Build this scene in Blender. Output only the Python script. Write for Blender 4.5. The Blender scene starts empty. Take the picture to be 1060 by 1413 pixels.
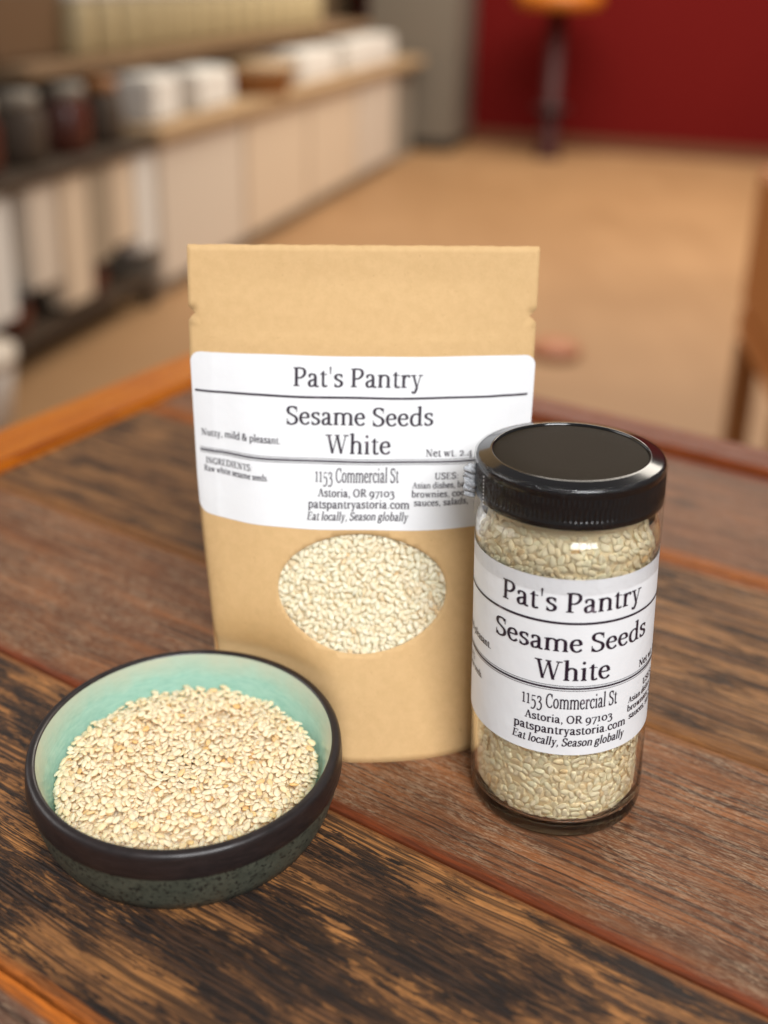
import bpy, bmesh, math, random
import numpy as np
from mathutils import Vector, Matrix
from mathutils.geometry import delaunay_2d_cdt

random.seed(7); rng = np.random.default_rng(11)
MM = .001
scene = bpy.context.scene
C = scene.collection

# ------------------------------------------------------------------ camera
FPX, PITCH, ROLL, CAMZ, SHY = 1505.6, .358, .026, .2171, -189.3
camd = bpy.data.cameras.new("camera"); cam = bpy.data.objects.new("camera", camd); C.objects.link(cam)
fw = Vector((0, math.cos(PITCH), -math.sin(PITCH))); rt0 = Vector((1, 0, 0)); up0 = rt0.cross(fw)
rt = rt0*math.cos(ROLL) + up0*math.sin(ROLL); up = -rt0*math.sin(ROLL) + up0*math.cos(ROLL)
cam.matrix_world = Matrix(((rt.x, up.x, -fw.x, 0), (rt.y, up.y, -fw.y, 0), (rt.z, up.z, -fw.z, CAMZ), (0, 0, 0, 1)))
camd.sensor_fit = 'HORIZONTAL'; camd.sensor_width = 36; camd.lens = FPX/1060*36
camd.shift_y = SHY/1060
camd.clip_start = .02; camd.clip_end = 60
camd.dof.use_dof = True; camd.dof.focus_distance = .288; camd.dof.aperture_fstop = 7.6
scene.camera = cam

# ------------------------------------------------------------------ light: indoor, soft
w = bpy.data.worlds.new("World"); scene.world = w; w.use_nodes = True
w.node_tree.nodes['Background'].inputs[0].default_value = (1.0, .98, .96, 1)
w.node_tree.nodes['Background'].inputs[1].default_value = .26
def area(name, loc, target, sx, sy, power, col):
    l = bpy.data.lights.new(name, 'AREA'); l.shape = 'RECTANGLE'; l.size = sx; l.size_y = sy; l.energy = power; l.color = col
    o = bpy.data.objects.new(name, l); C.objects.link(o); o.location = loc
    o.rotation_euler = (Vector(target)-Vector(loc)).to_track_quat('-Z', 'Y').to_euler(); return o
area("window_light", (.32, -.80, 1.10), (0, .27, .05), (.75), .55, 29.5, (.985, .99, 1.0))
area("side_light", (-1.5, .5, .85), (0, .27, .03), 1.0, .8, 9, (1, .97, .94))
area("room_light", (1.2, 4.2, 2.2), (1.0, 4.4, -.74), 2.5, 2.5, 185, (1, .92, .80))
scene.view_settings.view_transform = 'Standard'; scene.view_settings.look = 'None'
scene.view_settings.exposure = 0; scene.view_settings.gamma = 1
scene.render.engine = 'CYCLES'
cy = scene.cycles
cy.use_denoising = True; cy.max_bounces = 14; cy.transmission_bounces = 12; cy.transparent_max_bounces = 24
cy.caustics_refractive = True; cy.caustics_reflective = True; cy.blur_glossy = .3
cy.sample_clamp_indirect = 10; cy.diffuse_bounces = 8

# ------------------------------------------------------------------ node helpers
class NT:
    def __init__(s, name):
        s.m = bpy.data.materials.new(name); s.m.use_nodes = True; s.t = s.m.node_tree
        s.b = s.t.nodes['Principled BSDF']; s.out = s.t.nodes['Material Output']
    def n(s, kind, **kw):
        nd = s.t.nodes.new(kind)
        for k, v in kw.items(): setattr(nd, k, v)
        return nd
    def lk(s, a, b): s.t.links.new(a, b)
    def put(s, sock, v):
        if hasattr(v, 'is_linked'): s.lk(v, sock)
        elif isinstance(v, (int, float)) and sock.type in ('RGBA', 'VECTOR'): sock.default_value = (v, v, v, 1)[:len(sock.default_value)]
        elif isinstance(v, tuple) and sock.type == 'RGBA' and len(v) == 3: sock.default_value = (*v, 1)
        else: sock.default_value = v
    def obj(s): return s.n('ShaderNodeTexCoord').outputs['Object']
    def mapv(s, v, sc, loc=(0, 0, 0)):
        m = s.n('ShaderNodeMapping'); s.lk(v, m.inputs[0]); m.inputs['Scale'].default_value = sc; m.inputs['Location'].default_value = loc; return m.outputs[0]
    def noise(s, v, scale=1, detail=3, rough=.55, dist=0):
        n = s.n('ShaderNodeTexNoise'); s.lk(v, n.inputs['Vector']); n.inputs['Scale'].default_value = scale
        n.inputs['Detail'].default_value = detail; n.inputs['Roughness'].default_value = rough; n.inputs['Distortion'].default_value = dist; return n.outputs['Fac']
    def ramp(s, f, stops, ease=False):
        r = s.n('ShaderNodeValToRGB'); s.lk(f, r.inputs[0]); e = r.color_ramp.elements
        if ease: r.color_ramp.interpolation = 'EASE'
        while len(e) < len(stops): e.new(.5)
        for i, (p, c) in enumerate(stops):
            e[i].position = p; e[i].color = (*c, 1) if isinstance(c, tuple) else (c, c, c, 1)
        return r.outputs[0]
    def mix(s, f, a, b, mode='MIX'):
        m = s.n('ShaderNodeMix', data_type='RGBA', blend_type=mode); s.put(m.inputs[0], f); s.put(m.inputs[6], a); s.put(m.inputs[7], b); return m.outputs[2]
    def math(s, op, a, b=0., c=0.):
        m = s.n('ShaderNodeMath', operation=op); s.put(m.inputs[0], a); s.put(m.inputs[1], b)
        if op == 'MULTIPLY_ADD': s.put(m.inputs[2], c)
        return m.outputs[0]
    def bump(s, h, strength=.3, dist=.001, nrm=None):
        b = s.n('ShaderNodeBump'); s.put(b.inputs['Height'], h); b.inputs['Strength'].default_value = strength; b.inputs['Distance'].default_value = dist
        if nrm is not None: s.lk(nrm, b.inputs['Normal'])
        return b.outputs[0]
    def set(s, **kw):
        for k, v in kw.items(): s.put(s.b.inputs[k.replace('_', ' ')], v)
        return s.m

def simple(name, col, rough=.6, **kw):
    t = NT(name); return t.set(Base_Color=col, Roughness=rough, **kw)

# ------------------------------------------------------------------ object helpers
def mesh(name, V, F, mat, parent=None, smooth=True, **props):
    me = bpy.data.meshes.new(name); me.from_pydata([tuple(v) for v in V], [], F); me.update()
    if smooth: me.polygons.foreach_set('use_smooth', [True]*len(me.polygons))
    o = bpy.data.objects.new(name, me); C.objects.link(o)
    if mat: me.materials.append(mat)
    if parent: o.parent = parent
    for k, v in props.items(): o[k] = v
    return o
def empty(name, loc=(0, 0, 0), rot=(0, 0, 0), **props):
    o = bpy.data.objects.new(name, None); C.objects.link(o); o.location = loc; o.rotation_euler = rot; o.empty_display_size = .02
    for k, v in props.items(): o[k] = v
    return o
def box_vf(x0, x1, y0, y1, z0, z1, bev=0.):
    bm = bmesh.new(); bmesh.ops.create_cube(bm, size=1)
    for v in bm.verts: v.co = Vector((x0 if v.co.x < 0 else x1, y0 if v.co.y < 0 else y1, z0 if v.co.z < 0 else z1))
    if bev: bmesh.ops.bevel(bm, geom=bm.edges[:], offset=bev, segments=2, affect='EDGES')
    bm.verts.index_update(); V = [v.co.copy() for v in bm.verts]; F = [[v.index for v in f.verts] for f in bm.faces]; bm.free(); return V, F
def lathe(prof, n=96, closed=False, cap=False):
    """revolve (r, z) pairs round z"""
    V = []; F = []; m = len(prof)
    for k in range(n):
        a = 2*math.pi*k/n
        for r, z in prof: V.append((r*math.cos(a), r*math.sin(a), z))
    for k in range(n):
        k2 = (k+1) % n
        for i in range(m if closed else m-1):
            j = (i+1) % m; F.append([k*m+i, k2*m+i, k2*m+j, k*m+j])
    return V, F
def fix_normals(o):
    bm = bmesh.new(); bm.from_mesh(o.data); bmesh.ops.remove_doubles(bm, verts=bm.verts, dist=1e-7)
    bmesh.ops.recalc_face_normals(bm, faces=bm.faces); bm.to_mesh(o.data); bm.free(); return o
def sharp(o, ang=40):
    me = o.data
    try: me.set_sharp_from_angle(angle=math.radians(ang))
    except Exception: pass
    return o

# ------------------------------------------------------------------ materials
def wood(name, light, mid, dark, patch=(.46, .54), patch_amt=1., dust=0., dustcol=(.40, .28, .18), seam=(.30, .05, .012), seam_w=5., half=41., seed=0., rough=.5, seam2=None, streak=1.):
    t = NT(name); o = t.mapv(t.obj(), (1000, 1000, 1000), (seed*37.1, seed*11.3, seed*5.))
    warp = t.noise(t.mapv(o, (.018, .05, .05)), 1, 2)
    sx = t.n('ShaderNodeSeparateXYZ'); t.lk(o, sx.inputs[0])
    y2 = t.math('MULTIPLY_ADD', warp, 4., sx.outputs[1])
    cb = t.n('ShaderNodeCombineXYZ'); t.lk(sx.outputs[0], cb.inputs[0]); t.lk(y2, cb.inputs[1]); t.lk(sx.outputs[2], cb.inputs[2]); q = cb.outputs[0]
    fine = t.noise(t.mapv(q, (.07, 1.7, .3)), 1, 5, .68)
    lines = t.noise(t.mapv(q, (.007, .80, .2)), 1, 2, .5)
    med = t.noise(t.mapv(q, (.016, .13, .1)), 1, 3, .6)
    pt = t.noise(t.mapv(q, (.026, .10, .05)), 1, 5, .72)
    pm = t.math('MULTIPLY_ADD', fine, .62*streak, t.math('MULTIPLY_ADD', lines, .42*streak, t.math('MULTIPLY', pt, 1.)))
    off = .52*streak
    pmask = t.ramp(pm, [(patch[0]+off, 0.), (patch[1]+off, 1.)]) if patch[1]+off < 1 else t.ramp(t.math('MULTIPLY', pm, .6), [((patch[0]+off)*.6, 0.), ((patch[1]+off)*.6, 1.)])
    basec = t.mix(t.ramp(med, [(.36, 0.), (.62, 1.)]), mid, light)
    basec = t.mix(t.math('MULTIPLY', t.ramp(fine, [(.38, 1.), (.56, 0.)]), .55), basec, dark)
    basec = t.mix(t.math('MULTIPLY', t.ramp(lines, [(.40, 1.), (.48, 0.)]), .85), basec, dark)
    col = t.mix(t.math('MULTIPLY', pmask, patch_amt), basec, dark)
    # a little grain stays visible inside the dark patches
    col = t.mix(t.math('MULTIPLY', t.math('MULTIPLY', pmask, .35), t.ramp(fine, [(.5, 0.), (.62, 1.)])), col, mid)
    if dust:
        d1 = t.noise(t.mapv(q, (.42, 3.2, .3)), 1, 3, .75); d2 = t.noise(t.mapv(q, (.035, .11, .1)), 1, 2, .5)
        dm = t.math('MULTIPLY', t.ramp(d1, [(.49, 0.), (.60, 1.)]), t.ramp(d2, [(.32, .2), (.58, 1.)]))
        col = t.mix(t.math('MULTIPLY', dm, dust), col, dustcol)
    # orange stain worked into the eased edges
    o2 = t.mapv(t.obj(), (1000, 1000, 1000)); s2 = t.n('ShaderNodeSeparateXYZ'); t.lk(o2, s2.inputs[0])
    ay = t.math('ABSOLUTE', s2.outputs[1]); wob = t.noise(t.mapv(o2, (.06, .5, .1)), 1, 3)
    dd = t.math('MULTIPLY_ADD', wob, 5., t.math('SUBTRACT', ay, half-seam_w+2.5))
    sm = t.ramp(t.math('MULTIPLY', dd, .2), [(0., 0.), (.55, 1.)])
    scol = seam
    if seam2: scol = t.mix(t.ramp(s2.outputs[1], [(0., 0.), (.01, 1.)]), seam2, seam)
    scol = t.mix(t.math('MULTIPLY', t.ramp(fine, [(.4, 1.), (.6, 0.)]), .6), scol, (.04, .014, .007))
    col = t.mix(sm, col, scol)
    hgt = t.math('MULTIPLY_ADD', fine, .5, t.math('MULTIPLY_ADD', lines, 1.3, t.math('MULTIPLY', pmask, -.25)))
    bp = t.bump(hgt, .75, .0007)
    rg = t.ramp(t.noise(t.mapv(q, (.2, 1.6, 1.)), 1, 3), [(.35, rough-.12), (.65, rough+.16)])
    return t.set(Base_Color=col, Roughness=rg, Normal=bp, Specular_IOR_Level=.2)

def kraft():
    t = NT("kraft_paper"); o = t.mapv(t.obj(), (1000, 1000, 1000))
    n1 = t.noise(o, .35, 4, .6); n2 = t.noise(o, 2.2, 4, .7); n3 = t.noise(t.mapv(o, (1.5, 1.5, .35)), 1, 3, .6, 2.)
    n4 = t.noise(t.mapv(o, (.3, 1.5, 1.6)), 1, 3, .6, 2.)
    col = t.mix(t.ramp(n1, [(.35, 0.), (.65, 1.)]), (.62, .405, .19), (.66, .435, .21))
    col = t.mix(t.math('MULTIPLY', t.ramp(n2, [(.50, 0.), (.72, 1.)]), .35), col, (.52, .31, .125))
    fib = t.math('MAXIMUM', t.ramp(n3, [(.69, 0.), (.73, 1.)]), t.ramp(n4, [(.70, 0.), (.74, 1.)]))
    col = t.mix(t.math('MULTIPLY', fib, .62), col, (.34, .18, .06))
    bp = t.bump(t.math('ADD', n2, t.math('MULTIPLY', n3, .7)), .22, .0003)
    return t.set(Base_Color=col, Roughness=.72, Normal=bp, Specular_IOR_Level=.25)
def label_paper():
    t = NT("label_paper"); o = t.mapv(t.obj(), (1000, 1000, 1000))
    n = t.noise(o, .12, 3); f = t.noise(o, 3., 2)
    col = t.mix(n, (.77, .775, .79), (.81, .815, .825))
    return t.set(Base_Color=col, Roughness=.42, Normal=t.bump(t.math('ADD', t.math('MULTIPLY', n, 3.), t.math('MULTIPLY', f, .12)), .14, .0006), Specular_IOR_Level=.35)
def ink():
    t = NT("printed_ink"); o = t.mapv(t.obj(), (1000, 1000, 1000)); n = t.noise(o, .22, 3)
    return t.set(Base_Color=t.mix(t.ramp(n, [(.62, 0.), (.75, 1.)]), (.018, .008, .02), (.16, .12, .15)), Roughness=.4)
def seedmat(name, a, b, c, sss=.6, rad=(1., .8, .6), rgh=.45, spc=.35):
    t = NT(name); g = t.n('ShaderNodeNewGeometry'); r = g.outputs['Random Per Island']
    col = t.ramp(r, [(0., c), (.06, b), (.35, a), (.8, tuple(min(.95, x*1.06) for x in a)), (1., b)])
    o = t.mapv(t.obj(), (1000, 1000, 1000)); n = t.noise(o, 1.6, 3)
    col = t.mix(t.math('MULTIPLY', t.ramp(n, [(.5, 0.), (.75, 1.)]), .2), col, b)
    return t.set(Base_Color=col, Roughness=rgh, Specular_IOR_Level=spc, Subsurface_Weight=sss, Subsurface_Radius=rad, Subsurface_Scale=.0018, Normal=t.bump(n, .15, .0002))
M = {}
M['ink'] = ink(); M['label'] = label_paper(); M['kraft'] = kraft()
M['seed'] = seedmat("sesame_seed", (.885, .72, .485), (.86, .65, .385), (.78, .46, .18))
M['seed_dark'] = seedmat("sesame_seed_in_pack", (.94, .85, .65), (.92, .79, .55), (.84, .60, .33), .0, (1., 1., 1.), .62, .15)

# ------------------------------------------------------------------ lettering
# ---- a small serif alphabet drawn with pen strokes (units: em) ----
ST, TH = .108, .05
def _cr(pts, n=7):
    out=[]; P=[pts[0]]+list(pts)+[pts[-1]]
    for i in range(1,len(P)-2):
        p0,p1,p2,p3=P[i-1],P[i],P[i+1],P[i+2]
        for k in range(n):
            t=k/n
            out.append(tuple(.5*((2*p1[j])+(-p0[j]+p2[j])*t+(2*p0[j]-5*p1[j]+4*p2[j]-p3[j])*t*t+(-p0[j]+3*p1[j]-3*p2[j]+p3[j])*t**3) for j in (0,1)))
    out.append(tuple(pts[-1])); return out
def _pen(path, closed=False, fat=1.0):
    n=len(path); L=[]; R=[]
    for i,(x,y) in enumerate(path):
        if closed: a=path[i-1]; b=path[(i+1)%n]
        else: a=path[max(0,i-1)]; b=path[min(n-1,i+1)]
        dx,dy=b[0]-a[0],b[1]-a[1]; d=math.hypot(dx,dy) or 1; dx/=d; dy/=d
        w=(TH+(ST-TH)*abs(dy)**1.6)*fat/2
        L.append((x-dy*w,y+dx*w)); R.append((x+dy*w,y-dx*w))
    m=n if closed else n-1
    return [[L[i],R[i],R[(i+1)%n],L[(i+1)%n]] for i in range(m)]
def _disc(x,y,r,n=10): return [[(x+r*math.cos(2*math.pi*k/n),y+r*math.sin(2*math.pi*k/n)) for k in range(n)]]
def _line(x0,y0,x1,y1,w):
    # a diagonal cut level at both ends
    h=w*(1 if TH<.06 else (1.3 if w>.06 else 1.75))/2/max(.3,abs(y1-y0)/math.hypot(x1-x0,y1-y0)); return [[(x0-h,y0),(x0+h,y0),(x1+h,y1),(x1-h,y1)]]
def _serif(x,y,l,r,d,w=.1):
    t=TH*.72*d; b=(.024+TH*.72)*d
    return [[(x-l,y),(x+r,y),(x+r,y+t),(x-l,y+t)],[(x-w/2-.03,y+t),(x-w/2,y+t),(x-w/2,y+b)],[(x+w/2,y+t),(x+w/2+.03,y+t),(x+w/2,y+b)]]
def _flag(x,y,w=.1): return [[(x-w/2-.07,y-.045),(x-w/2,y-.055),(x-w/2,y),(x+w/2,y+.012),(x+w/2,y-.01),(x-w/2-.07,y-.022)]]
XH,CH,AS,DS=.48,.692,.757,-.215
def _glyph(c):
    P=[]; A=P.extend
    def v(x,y0,y1,w=None):
        w=(w*ST/.092 if w else ST); A([[(x-w/2,y0),(x+w/2,y0),(x+w/2,y1),(x-w/2,y1)]])
    def cu(*p,fat=1.0,n=7): A(_pen(_cr(p,n),fat=fat))
    def o(cx,cy,rx,ry,n=28): A(_pen([(cx+rx*math.cos(2*math.pi*k/n),cy+ry*math.sin(2*math.pi*k/n)) for k in range(n)],True))
    def s(x,y,l=.1,r=.1,d=1,w=.1): A(_serif(x,y,l,r,d,w))
    def f(x,y): A(_flag(x,y))
    def d(x,y,r=.05): A(_disc(x,y,r))
    def l(x0,y0,x1,y1,w): A(_line(x0,y0,x1,y1,w))
    h=TH
    if c=='a':
        d(.105,.372,.043); cu((.08,.385),(.14,.45),(.225,.465),(.31,.43),(.34,.34)); v(.34,.1,.35)
        cu((.34,.275),(.22,.245),(.115,.19),(.09,.11),(.135,.025),(.21,.02),(.29,.055),(.345,.11)); cu((.34,.12),(.36,.04),(.42,.013),(.475,.022)); w=.5
    elif c=='b': v(.135,.02,AS); f(.135,AS); cu((.14,.38),(.24,.455),(.34,.455),(.435,.39),(.465,.24),(.43,.09),(.32,.01),(.22,.015),(.13,.05)); w=.56
    elif c=='c': d(.375,.365,.045); cu((.405,.37),(.36,.44),(.27,.464),(.16,.43),(.085,.32),(.08,.2),(.15,.07),(.26,.018),(.35,.04),(.42,.1)); w=.455
    elif c=='d': v(.43,.02,AS); f(.43,AS); s(.45,0,.02,.11); cu((.43,.39),(.34,.455),(.24,.455),(.13,.39),(.085,.24),(.12,.09),(.22,.01),(.33,.02),(.43,.09)); w=.575
    elif c=='e': cu((.08,.27),(.405,.275),fat=.9); cu((.405,.27),(.38,.39),(.31,.458),(.24,.464),(.14,.42),(.085,.32),(.08,.2),(.15,.07),(.26,.018),(.35,.04),(.435,.105)); w=.485
    elif c=='f': v(.15,.02,.6); s(.15,0,.1,.13); cu((.15,.6),(.18,.71),(.26,.745),(.33,.72)); d(.33,.69,.042); A([[(.05,XH-h),(.3,XH-h),(.3,XH),(.05,XH)]]); w=.325
    elif c=='g': o(.235,.315,.145,.145); cu((.3,.43),(.38,.45),(.475,.44),fat=1.2); cu((.14,.2),(.085,.12),(.12,.06),(.25,.05),(.38,.03),(.43,-.05),(.38,-.15),(.24,-.195),(.1,-.16),(.07,-.07),(.13,.0),(.18,.05)); w=.51
    elif c=='h': v(.135,.02,AS); f(.135,AS); s(.135,0); cu((.14,.37),(.24,.45),(.34,.455),(.425,.4),(.445,.3)); v(.445,.02,.31); s(.445,0); w=.582
    elif c=='i': v(.15,.02,XH-.01); f(.15,XH-.005); s(.15,0); d(.14,.655,.058); w=.293
    elif c=='k': v(.135,.02,AS); f(.135,AS); s(.135,0); l(.17,.2,.38,.46,.034); A([[(.28,XH-.026),(.5,XH-.026),(.5,XH),(.28,XH)]]); l(.24,.29,.43,.02,.09); s(.45,0,.09,.09); w=.535
    elif c=='l': v(.14,.02,AS); f(.14,AS); s(.14,0); w=.287
    elif c=='m': 
        v(.135,.02,XH-.01); f(.135,XH-.005); s(.135,0)
        for x in (.135,.445): cu((x,.37),(x+.09,.45),(x+.19,.455),(x+.285,.4),(x+.31,.3)); v(x+.31,.02,.31); s(x+.31,0)
        w=.88
    elif c=='n': v(.135,.02,XH-.01); f(.135,XH-.005); s(.135,0); cu((.14,.37),(.24,.45),(.34,.455),(.43,.4),(.455,.3)); v(.455,.02,.31); s(.455,0); w=.592
    elif c=='o': o(.27,.24,.185,.222); w=.54
    elif c=='p': v(.135,DS+.02,XH-.01); f(.135,XH-.005); s(.135,DS); cu((.14,.38),(.24,.455),(.34,.455),(.445,.39),(.475,.24),(.44,.09),(.33,.02),(.22,.02),(.135,.06)); w=.572
    elif c=='r': v(.135,.02,XH-.01); f(.135,XH-.005); s(.135,0,.1,.13); cu((.14,.33),(.2,.42),(.28,.46),(.36,.455)); d(.35,.42,.05); w=.41
    elif c=='s': cu((.355,.4),(.3,.455),(.21,.464),(.12,.43),(.1,.35),(.16,.285),(.27,.235),(.345,.17),(.335,.075),(.23,.018),(.14,.025),(.075,.08),fat=1.05); l(.36,.33,.36,.47,.03); l(.07,.01,.07,.15,.03); w=.432
    elif c=='t': cu((.16,.1),(.18,.035),(.24,.018),(.33,.05)); v(.155,.09,.57,.078); A([[(.03,XH-.032),(.32,XH-.032),(.32,XH),(.03,XH)]]); A([[(.06,XH),(.12,XH),(.194,.6),(.165,.6)]]); w=.346
    elif c=='u': v(.135,.15,XH-.01); f(.135,XH-.005); cu((.135,.16),(.165,.06),(.25,.018),(.34,.035),(.43,.1)); v(.435,.02,XH-.01); f(.435,XH-.005); s(.46,0,.02,.11); w=.576
    elif c in 'vy':
        l(.11,XH-.01,.26,.0,.085); l(.4,XH-.01,.26,.0,.04); s(.11,XH,.1,.11,-1); s(.405,XH,.08,.09,-1,.04)
        if c=='y': cu((.265,.02),(.21,-.12),(.16,-.19),(.09,-.18),fat=.9); d(.09,-.155,.045)
        w=.495
    elif c=='w': l(.11,XH-.01,.24,.0,.085); l(.36,XH-.01,.24,.0,.04); l(.36,XH-.01,.5,.0,.085); l(.63,XH-.01,.5,.0,.04); s(.11,XH,.1,.1,-1); s(.63,XH,.08,.09,-1,.04); s(.36,XH,.08,.08,-1); w=.738
    elif c=='z': A([[(.05,0),(.4,0),(.4,.034),(.05,.034)],[(.05,XH-.034),(.4,XH-.034),(.4,XH),(.05,XH)]]); l(.09,.02,.35,XH-.02,.09); w=.44
    elif c in 'PRDB':
        v(.17,.02,CH-.02,.094); s(.17,0,.12,.13); s(.17,CH,.12,.02,-1)
        if c=='D': cu((.18,CH-.018),(.33,CH-.018),(.5,.64),(.64,.5),(.665,.34),(.63,.17),(.49,.045),(.33,.018),(.18,.018)); w=.75
        else:
            yb=.315 if c=='P' else .345
            cu((.18,CH-.018),(.3,CH-.018),(.43,.655),(.505,.58),(.51,.47),(.45,.38),(.34,yb),(.2,yb)); w=.61
            if c=='R': l(.34,.34,.57,.02,.095); s(.6,0,.06,.1); w=.702
    elif c=='S': cu((.46,.6),(.37,.67),(.26,.678),(.15,.64),(.105,.54),(.15,.44),(.27,.375),(.41,.3),(.475,.19),(.42,.065),(.28,.01),(.17,.025),(.085,.1),fat=1.08); l(.475,.48,.475,.69,.034); l(.075,.0,.075,.22,.034); w=.561
    elif c=='W': l(.13,CH-.01,.3,.0,.1); l(.48,CH-.01,.3,.0,.042); l(.48,CH-.01,.66,.0,.1); l(.83,CH-.01,.66,.0,.042); s(.13,CH,.13,.13,-1); s(.48,CH,.1,.1,-1); s(.84,CH,.1,.12,-1,.04); w=.977
    elif c in 'CG':
        cu((.56,.55),(.5,.64),(.38,.678),(.24,.64),(.12,.51),(.09,.35),(.12,.18),(.23,.06),(.37,.014),(.5,.05),(.59,.14)); l(.575,.46,.575,.69,.034); w=.642
        if c=='G': v(.57,.03,.26,.094); s(.57,.29,.14,.1,-1); w=.726
    elif c=='A': l(.335,CH,.12,.02,.04); l(.335,CH,.56,.02,.1); A([[(.19,.23),(.48,.23),(.48,.262),(.19,.262)]]); s(.12,0,.11,.11,1,.04); s(.56,0,.12,.11); w=.671
    elif c=='O': o(.372,.346,.278,.332,36); w=.744
    elif c=='N': v(.16,.02,CH-.02,.04); s(.16,0,.1,.11,1,.04); l(.16,CH-.02,.6,.01,.1); s(.15,CH,.12,.04,-1,.04); v(.61,.0,CH-.02,.04); s(.61,CH,.11,.11,-1,.04); w=.767
    elif c=='I': v(.195,.02,CH-.02,.094); s(.195,0,.14,.14); s(.195,CH,.14,.14,-1); w=.39
    elif c=='E': v(.17,.02,CH-.02,.094); s(.17,0,.12,.3); s(.17,CH,.12,.3,-1); A([[(.2,.345),(.42,.345),(.42,.375),(.2,.375)],[(.4,CH-.03),(.56,CH-.03),(.56,CH),(.4,CH)],[(.4,0),(.58,0),(.58,.03),(.4,.03)]]); l(.55,.53,.55,CH,.03); l(.42,.28,.42,.44,.028); l(.58,.0,.6,.17,.03); w=.653
    elif c=='T': v(.31,.02,CH-.02,.094); s(.31,0,.13,.13); A([[(.04,CH-.032),(.58,CH-.032),(.58,CH),(.04,CH)]]); l(.05,.52,.05,CH,.03); l(.57,.52,.57,CH,.03); w=.618
    elif c=='U': v(.17,.2,CH-.02,.094); s(.17,CH,.13,.13,-1); cu((.17,.22),(.2,.08),(.35,.01),(.52,.06),(.58,.22),fat=.95); v(.59,.2,CH-.02,.04); s(.59,CH,.11,.11,-1,.04); w=.757
    elif c=='0': o(.306,.24,.22,.228,32); w=.613
    elif c=='1': v(.215,.02,.5,.082); s(.215,0,.12,.12); l(.08,.43,.2,.5,.06); w=.429
    elif c=='2': d(.12,.38,.045); cu((.09,.39),(.15,.46),(.27,.47),(.38,.42),(.4,.32),(.33,.2),(.2,.1),(.08,.03)); A([[(.07,0),(.47,0),(.47,.06),(.07,.05)]]); l(.47,.0,.49,.15,.03); w=.559
    elif c=='3': d(.11,.38,.042); cu((.09,.39),(.15,.46),(.26,.47),(.36,.43),(.38,.34),(.31,.25),(.2,.2)); cu((.2,.2),(.32,.19),(.42,.12),(.44,.0),(.38,-.12),(.25,-.19),(.12,-.18),(.06,-.13)); w=.551
    elif c=='4': v(.37,-.19,.47,.085); l(.35,.48,.05,.0,.04); A([[(.04,-.02),(.53,-.02),(.53,.02),(.04,.02)]]); s(.37,DS+.02,.1,.1); w=.565
    elif c=='5': A([[(.12,.43),(.43,.43),(.43,.48),(.12,.48)]]); l(.12,.2,.13,.48,.036); cu((.12,.2),(.24,.24),(.37,.2),(.43,.08),(.4,-.06),(.28,-.17),(.15,-.19),(.06,-.15)); w=.528
    elif c=='7': A([[(.05,.42),(.47,.42),(.47,.48),(.05,.48)]]); l(.06,.33,.06,.48,.03); l(.46,.45,.19,-.19,.06); w=.502
    elif c=='9': o(.27,.25,.19,.21,28); cu((.46,.28),(.47,.1),(.4,-.06),(.26,-.16),(.11,-.19),fat=.9); w=.565
    elif c=='&': o(.27,.55,.12,.125,22); cu((.2,.45),(.3,.32),(.42,.17),(.56,.04),(.64,.03)); cu((.22,.4),(.1,.3),(.08,.17),(.16,.04),(.3,.015),(.44,.08),(.53,.22),(.56,.36)); A([[(.46,.36),(.66,.36),(.66,.388),(.46,.388)]]); w=.71
    elif c==',': d(.135,.045,.055); cu((.17,.04),(.165,-.06),(.09,-.13),fat=.6); w=.27
    elif c=='.': d(.135,.045,.055); w=.27
    elif c==':': d(.15,.045,.055); d(.15,.4,.055); w=.313
    elif c=="'": A([[(.075,.72),(.14,.72),(.122,.47),(.093,.47)]]); d(.1075,.715,.042); w=.215
    else: w=.241
    return P,w
def text_polys(txt, x0, x1, base, em, slant=0., align='l'):
    """polygons of a line of print on a label, millimetres from its top left corner"""
    global ST, TH
    ST, TH = (.118,.057) if em>5 else (.135,.08)
    adv=0; raw=[]
    for ch in txt:
        g,w=_glyph(ch)
        for pl in g: raw.append([(adv+px+slant*py,py) for px,py in pl])
        adv+=w
    sx=(x1-x0)/adv; out=[]
    for pl in raw: out.append([(x0+px*sx, base-py*em) for px,py in pl])
    return out
LINES=[ # text, x0, x1, baseline, em, slant
 ("Pat's Pantry",30.6,68.8,9.0,7.9,0),("Sesame Seeds",28.6,72.4,20.2,7.6,0),("White",40.7,60.2,28.5,7.9,0),
 ("Nutty, mild & pleasant.",2.2,27.2,26.2,3.0,0),("Net wt. 2.4",70.3,84.2,29.3,3.1,0),
 ("INGREDIENTS:",3.2,18.4,34.9,2.7,0),("Raw white sesame seeds.",2.6,23.3,37.4,2.6,0),
 ("1153 Commercial St",37.6,62.8,36.9,6.0,0),("Astoria, OR 97103",38.6,61.8,41.1,3.3,0),
 ("patspantryastoria.com",35.6,66.2,44.5,3.5,0),("Eat locally, Season globally",35.2,65.8,48.0,3.4,.2),
 ("USES:",73.2,80.4,35.9,2.7,0),("Asian dishes, bagels,",66.8,86.6,38.5,2.5,0),("brownies, cookies,",66.6,87.8,41.1,2.7,0),("sauces, salads,",67.4,83.6,43.6,2.7,0)]

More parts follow.
